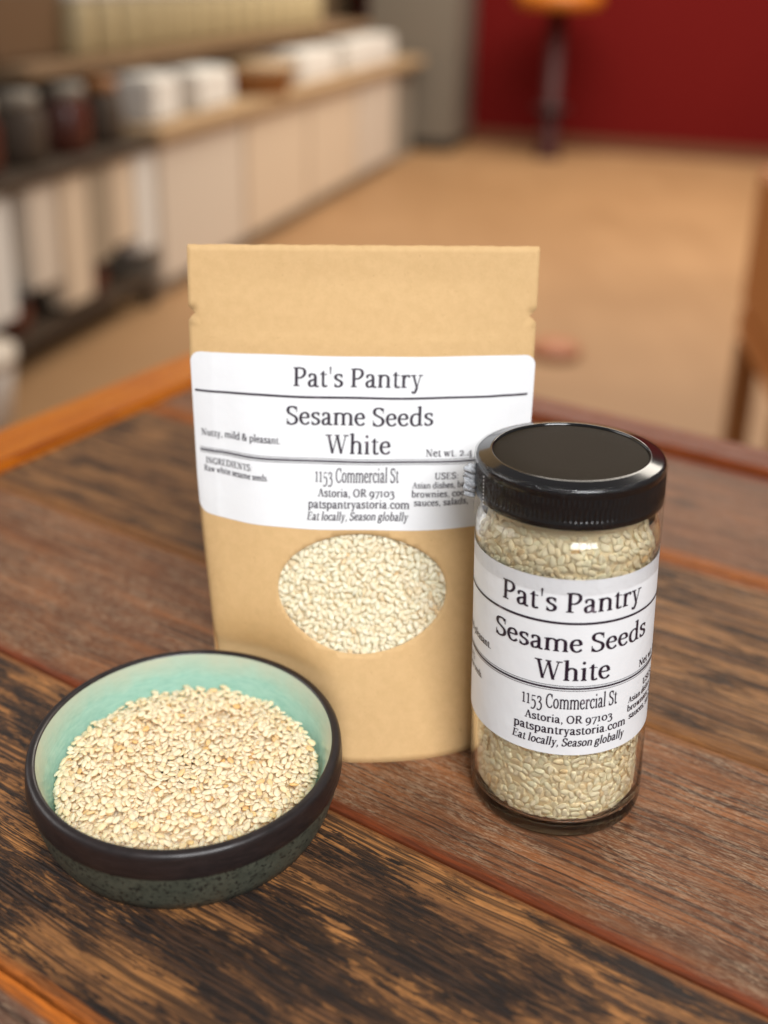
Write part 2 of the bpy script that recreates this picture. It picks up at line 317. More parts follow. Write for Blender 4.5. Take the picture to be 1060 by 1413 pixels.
# ------------------------------------------------------------------ the table
TH_ = math.radians(-31)
A_ = Vector((math.cos(TH_), math.sin(TH_), 0)); N_ = Vector((-math.sin(TH_), math.cos(TH_), 0))
table = empty("table", (0, 0, 0), (0, 0, TH_), label="weathered plank table with orange stained seams, carrying the bowl, pouch and jar", category="table")
ORB = (.20, .044, .013); ORA = (.62, .17, .022); ORD = (.30, .085, .018)
bounds = [(-150, -66), (-65.4, 32), (32.6, 116.2), (116.8, 199.3), (199.9, 281.8), (282.4, 386), (386.6, 483)]
TAN = (.50, .215, .066); BLK = (.020, .015, .013)
kinds = [
 dict(light=(.17, .075, .038), mid=(.11, .045, .022), dark=(.035, .02, .014), dust=.5, patch=(.55, .7), seam=ORB, seed=7),
 dict(light=(.30, .12, .04), mid=(.15, .06, .025), dark=BLK, seam=ORB, seed=6),
 dict(light=(.20, .105, .065), mid=(.13, .06, .035), dark=(.04, .02, .014), dust=.7, patch=(.56, .72), seam=ORA, seam2=ORB, seed=5, seam_w=5.5),
 dict(light=TAN, mid=(.21, .092, .038), dark=BLK, patch=(.47, .515), seam=(.34, .13, .04), seam2=(.45, .13, .022), seed=1, seam_w=3.2),
 dict(light=(.30, .112, .040), mid=(.17, .060, .023), dark=(.045, .022, .014), patch=(.55, .64), patch_amt=.6, dust=.7, seam=(.35, .14, .045), seam2=(.19, .042, .012), seed=3, seam_w=3.9),
 dict(light=(.38, .18, .068), mid=(.18, .08, .032), dark=(.03, .019, .013), patch=(.54, .62), seam=(.30, .085, .016), seam2=(.26, .11, .035), seed=4, seam_w=6.5),
 dict(light=(.30, .125, .055), mid=(.18, .072, .034), dark=(.06, .03, .018), patch=(.57, .7), dust=.3, seam=(.22, .045, .012), seam2=(.36, .105, .018), seed=2, seam_w=8.)]
names = ["plank in the foreground corner, out of the picture", "dark plank nearest the camera, out of the picture",
 "pale weathered plank with whitish dust at the bottom left corner", "blackened plank with orange tan patches under the bowl",
 "brown plank with fine white streaks under the pouch and jar", "dark tan streaked plank behind the jar", "brown plank along the far edge"]
RIM_IN = -374.
for (y0, y1), kd, nm in zip(bounds, kinds, names):
    half = (y1-y0)/2; m = wood("plank_wood", half=half, **kd)
    bm = bmesh.new(); bmesh.ops.create_cube(bm, size=1)
    L0, L1 = RIM_IN+.6, 620.
    for v in bm.verts: v.co = Vector(((L0 if v.co.x < 0 else L1)*MM, (-half if v.co.y < 0 else half)*MM, (-26 if v.co.z < 0 else 0)*MM))
    top = [e for e in bm.edges if all(v.co.z > -.001 for v in e.verts) and abs(e.verts[0].co.y-e.verts[1].co.y) < 1e-6]
    bmesh.ops.bevel(bm, geom=top, offset=2.0*MM, segments=3, affect='EDGES', profile=.6)
    bmesh.ops.recalc_face_normals(bm, faces=bm.faces)
    me = bpy.data.meshes.new("plank"); bm.to_mesh(me); bm.free(); me.materials.append(m)
    o = bpy.data.objects.new("plank", me); C.objects.link(o); o.parent = table; o.location = (0, (y0+y1)/2*MM, 0); o['label'] = nm
rimo = wood("rim_orange", (.62, .20, .012), (.50, .135, .008), (.30, .07, .008), patch=(.6, .75), patch_amt=.4, seam=(.62, .18, .02), seam_w=0.5, half=17, seed=9, rough=.35, streak=.5)
rimr = wood("rim_red", (.26, .065, .018), (.19, .042, .012), (.09, .022, .008), patch=(.58, .75), patch_amt=.4, seam=(.2, .045, .012), seam_w=.5, half=14, seed=8, rough=.4, streak=.5)
V, F = box_vf(-.5, .5, -.017, .017, -.026, .0035, .003)
o = mesh("end_rail", V, F, rimo, table, False, label="bright orange stained rail closing the plank ends at the left"); o.location = ((RIM_IN-17.2)*MM, (483-500+27)*MM, 0); o.rotation_euler = (0, 0, math.pi/2)
V, F = box_vf(RIM_IN*MM+.0006, .62, -.0135, .0135, -.026, .0035, .003)
o = mesh("side_rail", V, F, rimr, table, False, label="red brown rail along the far right edge"); o.location = (0, 497.6*MM, 0)
V, F = box_vf(RIM_IN*MM-.03, .61, -.15, .5, -.09, -.0275, .002)
mesh("apron", V, F, rimr, table, False)
legm = simple("table_leg_wood", (.12, .05, .02), .6)
for x, y in ((-.37, .46), (.57, .46), (-.37, -.11), (.57, -.11)):
    V, F = box_vf(x-.03, x+.03, y-.03, y+.03, -.74, -.0905, .003); mesh("leg", V, F, legm, table, False)

# ------------------------------------------------------------------ seeds
def seed_base(ns=9, nr=5):
    V = [(-1, 0, 0)]
    for i in range(1, nr+1):
        x = -math.cos(math.pi*i/(nr+1))
        r = math.sin(math.pi*i/(nr+1))**.9*(1-.2*x)      # blunt at one end, pointed at the other
        for k in range(ns):
            a = 2*math.pi*k/ns; V.append((x, r*math.cos(a)*.95, r*math.sin(a)))
    V.append((1.04, 0, 0)); F = []
    for k in range(ns): F.append((0, 1+(k+1) % ns, 1+k))
    for i in range(nr-1):
        for k in range(ns):
            a = 1+i*ns+k; b = 1+i*ns+(k+1) % ns; F.append((a, b, b+ns)); F.append((a, b+ns, a+ns))
    n = len(V)-1; l = 1+(nr-1)*ns
    for k in range(ns): F.append((l+k, l+(k+1) % ns, n))
    return np.array(V), np.array(F)
SBV, SBF = seed_base()
def seeds_object(name, P, R, S, mat, extra=None, **props):
    """one mesh of many seeds; P (n,3) metres, R (n,3,3), S (n,3) half axes in metres"""
    n = len(P); loc = SBV[None]*S[:, None, :]
    W = np.einsum('nij,nkj->nki', R, loc)+P[:, None, :]
    nv = len(SBV); Fa = (SBF[None]+(np.arange(n)*nv)[:, None, None]).reshape(-1, 3); V = W.reshape(-1, 3)
    if extra is not None:
        eV, eF = extra; eV = np.array(eV, float); tri = []
        for f in eF:
            for k in range(1, len(f)-1): tri.append((f[0], f[k], f[k+1]))
        Fa = np.concatenate([Fa, np.array(tri)+len(V)]); V = np.concatenate([V, eV])
    me = bpy.data.meshes.new(name); me.vertices.add(len(V)); me.vertices.foreach_set('co', V.astype(np.float32).ravel())
    me.loops.add(len(Fa)*3); me.loops.foreach_set('vertex_index', Fa.astype(np.int32).ravel())
    me.polygons.add(len(Fa)); me.polygons.foreach_set('loop_start', (np.arange(len(Fa))*3).astype(np.int32))
    me.polygons.foreach_set('use_smooth', np.ones(len(Fa), bool)); me.update(); me.validate()
    me.materials.append(mat); o = bpy.data.objects.new(name, me); C.objects.link(o)
    for k, v in props.items(): o[k] = v
    return o
def deposit(H, g, x0, y0, n, sample, target, wrapx=False, tilt=.28, cands=7, first_flat=0, size=1., stop=True, settle=.2):
    """drop flattened seeds one by one on a height map (mm); returns position, rotation, half axes"""
    ny, nx = H.shape; out = []
    for k in range(n):
        best = None
        for _ in range(cands):
            x, y = sample(); i = int((x-x0)/g); j = int((y-y0)/g)
            if wrapx: i %= nx
            if not (4 <= j < ny-4 and (wrapx or 4 <= i < nx-4)): continue
            hh = H[j-2:j+3:2, (np.arange(i-2, i+3, 2) % nx)].mean()-target(x, y)
            if best is None or hh < best[0]: best = (hh, x, y, i, j)
        if best is None: continue
        hh, x, y, i, j = best
        if stop and hh > 0: continue
        d = 5; gx = (H[j, (i+d) % nx if wrapx else min(i+d, nx-1)]-H[j, (i-d) % nx])/(2*d*g); gy = (H[min(j+d, ny-1), i]-H[max(j-d, 0), i])/(2*d*g)
        gl = math.hypot(gx, gy); lim = .55
        if gl > lim: gx *= lim/gl; gy *= lim/gl
        tl = tilt if k >= first_flat else .08
        nv = np.array([-gx*.8+random.gauss(0, tl), -gy*.8+random.gauss(0, tl), 1.]); nv /= np.linalg.norm(nv)
        a = random.uniform(0, 2*math.pi); ex = np.array([math.cos(a), math.sin(a), 0]); ex -= nv*(ex@nv); ex /= np.linalg.norm(ex); ey = np.cross(nv, ex)
        R = np.stack([ex, ey, nv], 1); sc = size*random.uniform(.84, 1.1); S = np.array([1.36*sc*random.uniform(.92, 1.08), .95*sc*random.uniform(.88, 1.08), .42*sc*random.uniform(.85, 1.2)])
        Am = R@np.diag(1/S**2)@R.T; r = int(1.75*sc/g)+1
        js = np.arange(max(0, j-r), min(ny, j+r+1)); is_ = np.arange(i-r, i+r+1)
        if wrapx: iw = is_ % nx
        else: is_ = is_[(is_ >= 0) & (is_ < nx)]; iw = is_
        X, Y = np.meshgrid(x0+(is_+.5)*g-x, y0+(js+.5)*g-y)
        if wrapx: X = X-np.round(X/(nx*g))*(nx*g)
        B = Am[0, 2]*X+Am[1, 2]*Y; Q = Am[0, 0]*X*X+2*Am[0, 1]*X*Y+Am[1, 1]*Y*Y-1; D = B*B-Am[2, 2]*Q; m = D > 0
        if not m.any(): continue
        sq = np.sqrt(np.where(m, D, 0)); lo = (-B-sq)/Am[2, 2]; hi = (-B+sq)/Am[2, 2]
        sub = H[np.ix_(js, iw)]; z = (sub-lo)[m].max()-settle
        H[np.ix_(js, iw)] = np.where(m, np.maximum(sub, z+hi), sub); out.append((x, y, z, R, S))
    return out

# ------------------------------------------------------------------ bowl
BX, BY = -50.67, 240.58
bowl = empty("bowl", (BX*MM, BY*MM, 0), label="low round bowl, turquoise glaze inside, dark brown rim band over a speckled grey green foot", category="bowl")
t = NT("turquoise_glaze"); o_ = t.mapv(t.obj(), (1000, 1000, 1000)); sp = t.n('ShaderNodeSeparateXYZ'); t.lk(o_, sp.inputs[0])
zz = t.math('MULTIPLY_ADD', t.noise(o_, .12, 4, .6), 7., sp.outputs[2]); edge = t.ramp(t.math('MULTIPLY', zz, .04), [(.70, 0.), (.97, 1.)])
g1 = t.noise(t.mapv(o_, (.3, .3, 1.4)), 1, 4, .65)
gc = t.mix(t.ramp(g1, [(.3, 0.), (.7, 1.)]), (.25, .475, .385), (.36, .585, .485)); gc = t.mix(t.math('MULTIPLY', edge, .8), gc, (.50, .50, .37))
M['glaze'] = t.set(Base_Color=gc, Roughness=.28, Normal=t.bump(g1, .12, .0006), Coat_Weight=.25, Coat_Roughness=.2)
t = NT("brown_glaze"); o_ = t.mapv(t.obj(), (1000, 1000, 1000)); g1 = t.noise(t.mapv(o_, (.25, .25, 1.2)), 1, 4); g2 = t.noise(o_, 3.2, 2)
gc = t.mix(t.ramp(g1, [(.35, 0.), (.7, 1.)]), (.013, .0095, .0095), (.021, .0135, .013)); gc = t.mix(t.math('MULTIPLY', t.ramp(g2, [(.74, 0.), (.78, 1.)]), .4), gc, (.25, .19, .15))
M['brown'] = t.set(Base_Color=gc, Roughness=t.ramp(g1, [(.3, .30), (.7, .44)]), Normal=t.bump(g1, .1, .0005))
t = NT("speckled_glaze"); o_ = t.mapv(t.obj(), (1000, 1000, 1000)); g1 = t.noise(o_, .9, 4, .65); g2 = t.noise(o_, .25, 3)
gc = t.mix(t.ramp(g2, [(.35, 0.), (.7, 1.)]), (.052, .058, .042), (.078, .083, .06)); gc = t.mix(t.ramp(g1, [(.55, 0.), (.60, 1.)]), gc, (.010, .010, .008))
M['speck'] = t.set(Base_Color=gc, Roughness=.5, Normal=t.bump(g1, .2, .0004))
def mm(p): return [(r*MM, z*MM) for r, z in p]
# outside, under the band
V, F = lathe(mm([(0, .9), (30, .9), (32, 0), (36.4, 0), (37.6, .6), (39.3, 4.2), (40.7, 9.2), (41.4, 14.2)]), 160); o = mesh("foot", V, F, M['speck'], bowl)
V, F = lathe(mm([(41.0, 13.7), (41.9, 13.9), (42.05, 14.3), (42.0, 16.5), (41.75, 19.4), (41.6, 20.2), (41.25, 20.7), (40.8, 20.95), (40.0, 21.1), (39.4, 20.95), (39.1, 20.5)]), 160); mesh("rim_band", V, F, M['brown'], bowl)
V, F = lathe(mm([(39.11, 20.55), (38.5, 19.0), (37.6, 16), (36.6, 11.5), (34.8, 7), (31.5, 4.2), (26, 3.0), (0, 2.6)]), 160); mesh("inner_glaze", V, F, M['glaze'], bowl)
for o in bowl.children: sharp(o, 50)
# heap of seeds
g = .16; R0 = 39.; nx = int(2*R0/g); ax = (-R0+(np.arange(nx)+.5)*g); XX, YY = np.meshgrid(ax, ax); RR = np.hypot(XX, YY)
def dome(r): return 10.0+2.6*(1-(r/36.)**2)
lump = 0.35*np.sin(XX*.21+1)*np.cos(YY*.17)+.25*np.sin(XX*.4+YY*.3)
H = dome(RR)-2.5
wallR = 36.0
def smp():
    while True:
        x = random.uniform(-R0, R0); y = random.uniform(-R0, R0)
        if x*x+y*y < (wallR-1.35)**2: return x, y
res = deposit(H, g, -R0, -R0, 8600, smp, lambda x, y: dome(math.hypot(x, y))+.35*math.sin(x*.21+1)*math.cos(y*.17), tilt=.17, cands=9, size=.92)
P = np.array([[r[0]+BX, r[1]+BY, r[2]] for r in res])*MM; Rm = np.array([r[3] for r in res]); Sm = np.array([r[4] for r in res])*MM
cV, cF = lathe(mm([(0, 11.9), (15, 11.4), (26, 10.5), (33.6, 9.3), (34.6, 8.0), (30, 4.4), (0, 3.2)]), 48); cV = [(x+BX*MM, y+BY*MM, z) for x, y, z in cV]
seeds_object("sesame_seeds", P, Rm, Sm, M['seed'], (cV, cF), label="heap of hulled white sesame seeds filling the turquoise bowl", category="sesame seeds", kind="stuff")
print("bowl seeds", len(res))

# ------------------------------------------------------------------ label print
def label_sheet(W=101.6, Hh=50.8, r=3.2, step=.9):
    """triangulated rounded rectangle, millimetres from the top left corner"""
    loop = []
    for cx, cy, a0 in ((W-r, r, -90), (W-r, Hh-r, 0), (r, Hh-r, 90), (r, r, 180)):
        for k in range(7): a = math.radians(a0+15*k); loop.append((cx+r*math.cos(a), cy+r*math.sin(a)))
    full = []
    for i, p in enumerate(loop):
        q = loop[(i+1) % len(loop)]; d = math.dist(p, q); n = max(1, int(d/step))
        for k in range(n): full.append((p[0]+(q[0]-p[0])*k/n, p[1]+(q[1]-p[1])*k/n))
    inner = [(x, y) for x in np.arange(step, W-step*.7, step) for y in np.arange(step, Hh-step*.7, step) if not ((x < r or x > W-r) and (y < r or y > Hh-r))]
    n = len(full); vs = [Vector(p) for p in full+inner]
    v, e, f, *_ = delaunay_2d_cdt(vs, [(i, (i+1) % n) for i in range(n)], [list(range(n))], 1, 1e-6)
    return [tuple(p) for p in v], [list(q) for q in f]
def rule(x0, x1, y0, y1, step=1.2):
    n = max(1, int((x1-x0)/step)); out = []
    for k in range(n):
        a = x0+(x1-x0)*k/n; b = x0+(x1-x0)*(k+1)/n; out.append([(a, y0), (b, y0), (b, y1), (a, y1)])
    return out
def make_label(parent, S, who):
    """S(x, y, lift) -> point on the curved surface; the sheet is one part, each line of print a sub-part"""
    v, f = label_sheet()
    n = len(v); V = [S(x, y, .10) for x, y in v]+[S(x, y, .02) for x, y in v]
    sh = mesh("label_sticker", V, [q for q in f], M['label'], parent, label="white paper label with black serif print on "+who)
    def put(name, polys, lbl):
        V = []; F = []
        for k, pl in enumerate(polys):
            F.append(list(range(len(V), len(V)+len(pl)))); V += [S(x, y, .24+.0004*(k % 40)) for x, y in pl]
        mesh(name, V, F, M['ink'], sh, False, label=lbl)
    for txt, x0, x1, bs, em, sl in LINES: put("print_line", text_polys(txt, x0, x1, bs, em, sl), "printed words "+txt.strip(","))
    put("print_rule", rule(1.0, 99.8, 11.8, 12.45), "single printed rule under the shop name")
    put("print_rule", rule(1.6, 100.2, 30.05, 30.2)+rule(1.6, 100.2, 30.55, 31.1)+rule(1.6, 100.2, 31.45, 31.6), "triple printed rule under the word White")
    return sh

# ------------------------------------------------------------------ pouch
PC = -6.95; ZT = 141.6
_zz = [0, 20, 40, 57, 75, 108, 141.6]; _hw = [41.6, 42.9, 44.8, 46.7, 48.3, 50.2, 51.0]
_hr = [46.5, 47.5, 48.6, 49.4, 50.0, 50.8, 51.0]
def halfw(v, u=-1):
    t_ = min(1, max(0, (u+.6)/1.2)); t_ = t_*t_*(3-2*t_)
    return float(np.interp(v*ZT, _zz, _hw))*(1-t_)+float(np.interp(v*ZT, _zz, _hr))*t_
def wr(u, v):   # small creases and the pressed side and zip seams, mm
    X = u*51; z = v*148
    e = .30*math.sin(X*.11+1.3)*math.sin(z*.06+.4)+.22*math.sin(X*.21-z*.13)*math.exp(-((v-.6)/.3)**2)
    e -= .45*math.exp(-((u+.80)/.09)**2-((v-.60)/.16)**2)
    e += .45*math.exp(-((u+.62)/.12)**2-((v-.50)/.12)**2)
    e -= .55*math.exp(-((u-.84)/.07)**2-((v-.55)/.25)**2)
    for s in (-1, 1): e += .16*math.exp(-((u-s*.868)/.012)**2)*(1 if v > .3 else 0)
    e += .30*math.exp(-((v-.815)/.006)**2)+.22*math.exp(-((v-.795)/.006)**2)
    return e*max(0, min(1, v*8))*max(0., 1-abs(u)**10)
def PS(u, v, side=1):
    """front (side=1) or back (side=-1) film of the pouch, mm"""
    uu = max(-1, min(1, u)); D = (23 if side > 0 else 17)*(1-min(1, v/.93))**1.0 if v < .93 else 0.
    full = (max(0, 1-uu*uu)+1e-4)**.45
    if v > .1: k = min(1, (v-.1)/.5); full = full*(1-k)+k*max(0, 1-abs(uu)**2.6)
    y = 281+27*v-side*(D*full+.25)
    if side > 0:
        y -= wr(u, v)
        # the soft pouch gives way where the bowl is pushed against it
        x = PC+halfw(v, u)*u; dx = x-BX; z = ZT*v
        if abs(dx) < 43:
            ym = BY+math.sqrt(43.2**2-dx*dx)-max(0, z-22)*.5-(max(0, 10-z)*.25); k = 4.; d = (ym-y)/k
            y = y+k*(math.log1p(math.exp(d)) if d < 30 else d)
    return Vector((PC+halfw(v, u)*u, y, ZT*v+1.0*max(-1, min(1, u))*v))*MM
def PN(u, v, side=1):
    e = .004; a = PS(min(u+e, 1.1), v, side)-PS(max(u-e, -1.1), v, side); b = PS(u, min(v+e, 1.), side)-PS(u, max(v-e, 0.), side)
    return (a.cross(b)).normalized()*(1 if side > 0 else -1)
pouch = empty("pouch", (PC*MM, .273, 0), label="upright brown kraft paper pouch with white label and oval seed window", category="pouch")
def loc_(p): return p-Vector((PC*MM, .273, 0))
WU, WV, WA, WB = .028, .3255, 24.4/47., .1145     # oval window: centre and half axes in (u, v)
def pouch_sheet(side, hole):
    nt = .441-.0; notch = []
    def edge(u, vs): return [(u, v) for v in vs]
    vn = .862; d = .0135
    notchR = [(1, vn-d*1.15), (.985, vn-d*.6), (.958, vn), (.985, vn+d*.6), (1, vn+d*1.15)]
    vs1 = list(np.linspace(0, vn-d*1.6, 44)); vs2 = list(np.linspace(vn+d*1.7, .996, 18))
    right = edge(1., vs1)+notchR+edge(1., vs2)+[(.994, 1.)]
    top = [(x, 1.+.0005*math.sin(x*63)+.0004*math.sin(x*171)) for x in np.linspace(.96, -.96, 60)]
    left = [(-.994, 1.)]+edge(-1., vs2[::-1])+[(-a, b) for a, b in notchR[::-1]]+edge(-1., vs1[::-1])
    bot = edge_ = [(x, 0.) for x in np.linspace(-.97, .97, 50)]
    loop = right+top+left+bot; n = len(loop); pts = list(loop); edges = [(i, (i+1) % n) for i in range(n)]
    if hole:
        m = 96; h0 = len(pts)
        for k in range(m): a = 2*math.pi*k/m; pts.append((WU+WA*math.cos(a), WV+WB*math.sin(a)))
        edges += [(h0+k, h0+(k+1) % m) for k in range(m)]
    for u in np.arange(-.975, .98, .026):
        for v in np.arange(.012, .99, .0125):
            if abs(u) > .94 and abs(v-vn) < .025: continue
            if hole and abs(((u-WU)/WA)**2+((v-WV)/WB)**2-1) < .06: continue
            pts.append((u, v))
    V2, E2, F2, *_ = delaunay_2d_cdt([Vector((p[0]*51, p[1]*148)) for p in pts], edges, [], 0, 1e-5)
    poly = [(p[0]*51, p[1]*148) for p in loop]
    def inside(x, y):
        c = False; j = len(poly)-1
        for i in range(len(poly)):
            xi, yi = poly[i]; xj, yj = poly[j]
            if (yi > y) != (yj > y) and x < (xj-xi)*(y-yi)/(yj-yi)+xi: c = not c
            j = i
        return c
    Fk = []
    for f in F2:
        x = sum(V2[i].x for i in f)/3; y = sum(V2[i].y for i in f)/3; u = x/51; v = y/148
        if hole and ((u-WU)/WA)**2+((v-WV)/WB)**2 < .998: continue
        if (abs(u) > .95 or v > .985 or v < .01) and not inside(x, y): continue
        Fk.append(list(f) if side > 0 else list(f)[::-1])
    V3 = [loc_(PS(p.x/51, min(p.y/148, 1.002), side)) for p in V2]
    return V3, Fk
V, F = pouch_sheet(1, True); o = mesh("front_panel", V, F, M['kraft'], pouch)
md = o.modifiers.new("thickness", 'SOLIDIFY'); md.thickness = .00018; md.offset = -1
V, F = pouch_sheet(-1, False); mesh("back_panel", V, F, M['kraft'], pouch)
# gusset: the base sheet, sagging between the two bottom edges
us = np.linspace(-1, 1, 61); V = []; F = []
for u in us:
    a = PS(u, 0, 1); b = PS(u, 0, -1)
    for k in range(9): tt = k/8; p = a.lerp(b, tt); p.z += .0045*math.sin(math.pi*tt)*(1-u*u)+.0001; V.append(loc_(p))
for i in range(60):
    for k in range(8): F.append([i*9+k, i*9+k+1, (i+1)*9+k+1, (i+1)*9+k])
mesh("bottom_gusset", V, F, M['kraft'], pouch)
# clear film behind the oval
t = NT("clear_film"); gl = t.n('ShaderNodeBsdfGlossy'); gl.inputs['Roughness'].default_value = .16; tr = t.n('ShaderNodeBsdfTransparent'); tr.inputs[0].default_value = (.93, .93, .92, 1)
fr = t.n('ShaderNodeFresnel'); fr.inputs[0].default_value = 1.5; mx = t.n('ShaderNodeMixShader'); t.lk(fr.outputs[0], mx.inputs[0]); t.lk(tr.outputs[0], mx.inputs[1]); t.lk(gl.outputs[0], mx.inputs[2]); t.lk(mx.outputs[0], t.out.inputs[0]); M['film'] = t.m
V = []; F = []; nr, na = 12, 72
V.append(loc_(PS(WU, WV)-PN(WU, WV)*.00022))
for i in range(1, nr+1):
    for k in range(na):
        a = 2*math.pi*k/na; r = 1.04*i/nr; u = WU+WA*r*math.cos(a); v = WV+WB*r*math.sin(a); V.append(loc_(PS(u, v)-PN(u, v)*.00022))
for k in range(na): F.append([0, 1+k, 1+(k+1) % na])
for i in range(nr-1):
    for k in range(na): a = 1+i*na+k; b = 1+i*na+(k+1) % na; F.append([a, b, b+na, a+na])
mesh("window_film", V, F, M['film'], pouch)
# label
V_TOP, V_BOT = .7840, .4485
def PL(x, y, lift):
    u = (x-50.8)/50.7+.006; v = V_TOP+(V_BOT-V_TOP)*y/50.8
    return loc_(PS(u, v)+PN(max(-.97, min(.97, u)), v)*lift*MM)
make_label(pouch, PL, "the pouch")
# seeds lying against the window, dropped onto the film from behind
g = .16; hw, hh = 28., 21.; nx, ny = int(2*hw/g), int(2*hh/g); H = np.zeros((ny, nx))
res = deposit(H, g, -hw, -hh, 4200, lambda: (random.uniform(-hw+.5, hw-.5), random.uniform(-hh+.5, hh-.5)), lambda x, y: 1.9, tilt=.16, cands=8, first_flat=1000, size=.93)
P = []; Rm = []; Sm = []
for x, y, z, R, S in res:
    u = WU+x/47.; v = WV+y/148.; p = PS(u, v); nrm = PN(u, v); ex = (PS(u+.01, v)-PS(u-.01, v)).normalized(); ey = nrm.cross(ex)
    Fm = np.array([list(ex), list(ey), list(-nrm)]).T; q = p-nrm*(z+.36)*MM
    P.append(list(q)); Rm.append(Fm@R@np.diag([1, np.sign(np.linalg.det(Fm)), 1])); Sm.append(S*MM)
bV = []; bF = []   # the bulk of the seeds behind
for i in range(21):
    for k in range(21):
        u = WU-.59+1.18*i/20; v = WV-.14+.28*k/20; p = PS(u, v)-PN(u, v)*.0021; bV.append(list(p))
for i in range(20):
    for k in range(20): a = i*21+k; bF.append([a, a+21, a+22, a+1])
seeds_object("sesame_seeds", np.array(P), np.array(Rm), np.array(Sm), M['seed_dark'], (bV, bF), label="sesame seeds pressed against the oval window of the kraft pouch", category="sesame seeds", kind="stuff")
print("window seeds", len(res))

# ------------------------------------------------------------------ jar
JX, JY = 51.6, 251.94; TX, TY = -.03, .05
jz = Vector((TX, TY, 1)).normalized(); jx = Vector((1, 0, -TX)); jx = (jx-jz*jx.dot(jz)).normalized(); jy = jz.cross(jx)
JM = Matrix(((jx.x, jy.x, jz.x, JX*MM), (jx.y, jy.y, jz.y, JY*MM), (jx.z, jy.z, jz.z, .0004), (0, 0, 0, 1)))
jar = empty("spice_jar", (0, 0, 0), label="clear glass spice jar with ribbed black lid, white label and crinkled shrink band", category="jar"); jar.matrix_world = JM
t = NT("jar_glass"); M['glass'] = t.set(Base_Color=(1., .985, .93), Roughness=.0, Transmission_Weight=1., IOR=1.47)
outer = [(0, 1.5), (17, 1.2), (20.4, .4), (22.0, .0), (23.0, .25), (23.6, 1.1), (23.9, 3), (24, 8), (24, 78), (23.95, 81), (23.6, 83.4), (22.8, 85.1), (21.9, 86.1), (21.6, 87.6), (21.6, 99)]
inner_prof = [(0, 3.2), (16, 3.3), (20.4, 3.6), (21.7, 4.4), (22.3, 5.8), (22.5, 9), (22.5, 28), (22.5, 78), (22.3, 81.2), (21.5, 83.6), (20.6, 85.2), (20.2, 87), (20.1, 99)]
def dense(p, n=4): return [(p[i][0]+(p[i+1][0]-p[i][0])*k/n, p[i][1]+(p[i+1][1]-p[i][1])*k/n) for i in range(len(p)-1) for k in range(n)]+[p[-1]]
V, F = lathe(mm(outer+inner_prof[::-1]), 128)
o = mesh("glass_body", V, F, M['glass'], jar); fix_normals(o)
# lid: fine vertical ribs between two smooth bands, glossy bevel, matt recessed disc
t = NT("black_plastic"); M['lid'] = t.set(Base_Color=(.006, .0055, .006), Roughness=.13, Specular_IOR_Level=.42, Coat_Weight=.12, Coat_Roughness=.04)
t = NT("matt_black_plastic"); o_ = t.mapv(t.obj(), (1000, 1000, 1000)); n_ = t.noise(o_, 5, 2); n2_ = t.noise(o_, 2.5, 2)
M['disc'] = t.set(Base_Color=t.mix(t.ramp(n2_, [(.68, 0.), (.74, 1.)]), (.022, .016, .010), (.08, .065, .045)), Roughness=.6, Specular_IOR_Level=.06, Normal=t.bump(n_, .5, .0002))
prof = [(22.1, 90.2), (24.0, 89.9), (24.35, 90.3), (24.35, 91.8), (24.1, 92.2), (24.1, 92.4), (24.1, 97.8), (24.05, 98.1), (24.3, 98.4), (24.3, 99.6), (24.15, 100.2), (23.8, 100.55), (23.4, 100.7), (20.7, 101.35), (20.3, 101.5), (20.0, 101.35), (19.85, 100.85)]
n = 120*6; V = []; F = []; m = len(prof)
for k in range(n):
    a = 2*math.pi*k/n; rb = .24*math.cos(120*a)
    for i, (r, z) in enumerate(prof):
        q = r+(rb if 5 <= i <= 6 else 0); V.append((q*MM*math.cos(a), q*MM*math.sin(a), z*MM))
for k in range(n):
    k2 = (k+1) % n
    for i in range(m-1): F.append([k*m+i, k2*m+i, k2*m+i+1, k*m+i+1])
lid = mesh("lid", V, F, M['lid'], jar)
V, F = lathe(mm([(19.95, 100.75), (19.6, 100.88), (12, 100.9), (0, 100.9)]), 96); mesh("lid_disc", V, F, M['disc'], lid)
# label round the glass
PHI = math.radians(-93.0)
def JL(x, y, lift):
    a = PHI+(x-49.8)/24.; r = (24.03+lift)*MM; return Vector((r*math.cos(a), r*math.sin(a), (76.9-y*.99)*MM))
make_label(jar, JL, "the jar")
# seeds inside, dropped onto the unrolled inner wall
pr = dense(inner_prof[1:-1], 6); s_ = [0.]
for i in range(1, len(pr)): s_.append(s_[-1]+math.dist(pr[i], pr[i-1]))
s_ = np.array(s_); pr_ = np.array(pr); RI = 22.5
def wallp(v):
    r = np.interp(v, s_, pr_[:, 0]); z = np.interp(v, s_, pr_[:, 1]); r2 = np.interp(v+.4, s_, pr_[:, 0]); z2 = np.interp(v+.4, s_, pr_[:, 1]); r1 = np.interp(v-.4, s_, pr_[:, 0]); z1 = np.interp(v-.4, s_, pr_[:, 1])
    d = math.hypot(r2-r1, z2-z1) or 1; return r, z, (r2-r1)/d, (z2-z1)/d
g = .17; per = 2*math.pi*RI; nx = int(round(per/g)); gx = per/nx; vmax = float(s_[-1]); ny = int(vmax/gx)+8; H = np.zeros((ny, nx))
def smpj():
    # only where the label leaves the glass clear, and a margin beneath it
    while True:
        v = random.uniform(.9, vmax-1.); x = random.uniform(0, per); z = np.interp(v, s_, pr_[:, 1])
        a = x/RI
        if 32 < z < 69 and (1 or a): 
            if not (math.radians(55) < a < math.radians(112)): continue
        return x, v
res = deposit(H, gx, 0, 0, 9500, smpj, lambda x, y: 1.5, wrapx=True, tilt=.17, cands=6, first_flat=2400, size=.97)
P = []; Rm = []; Sm = []
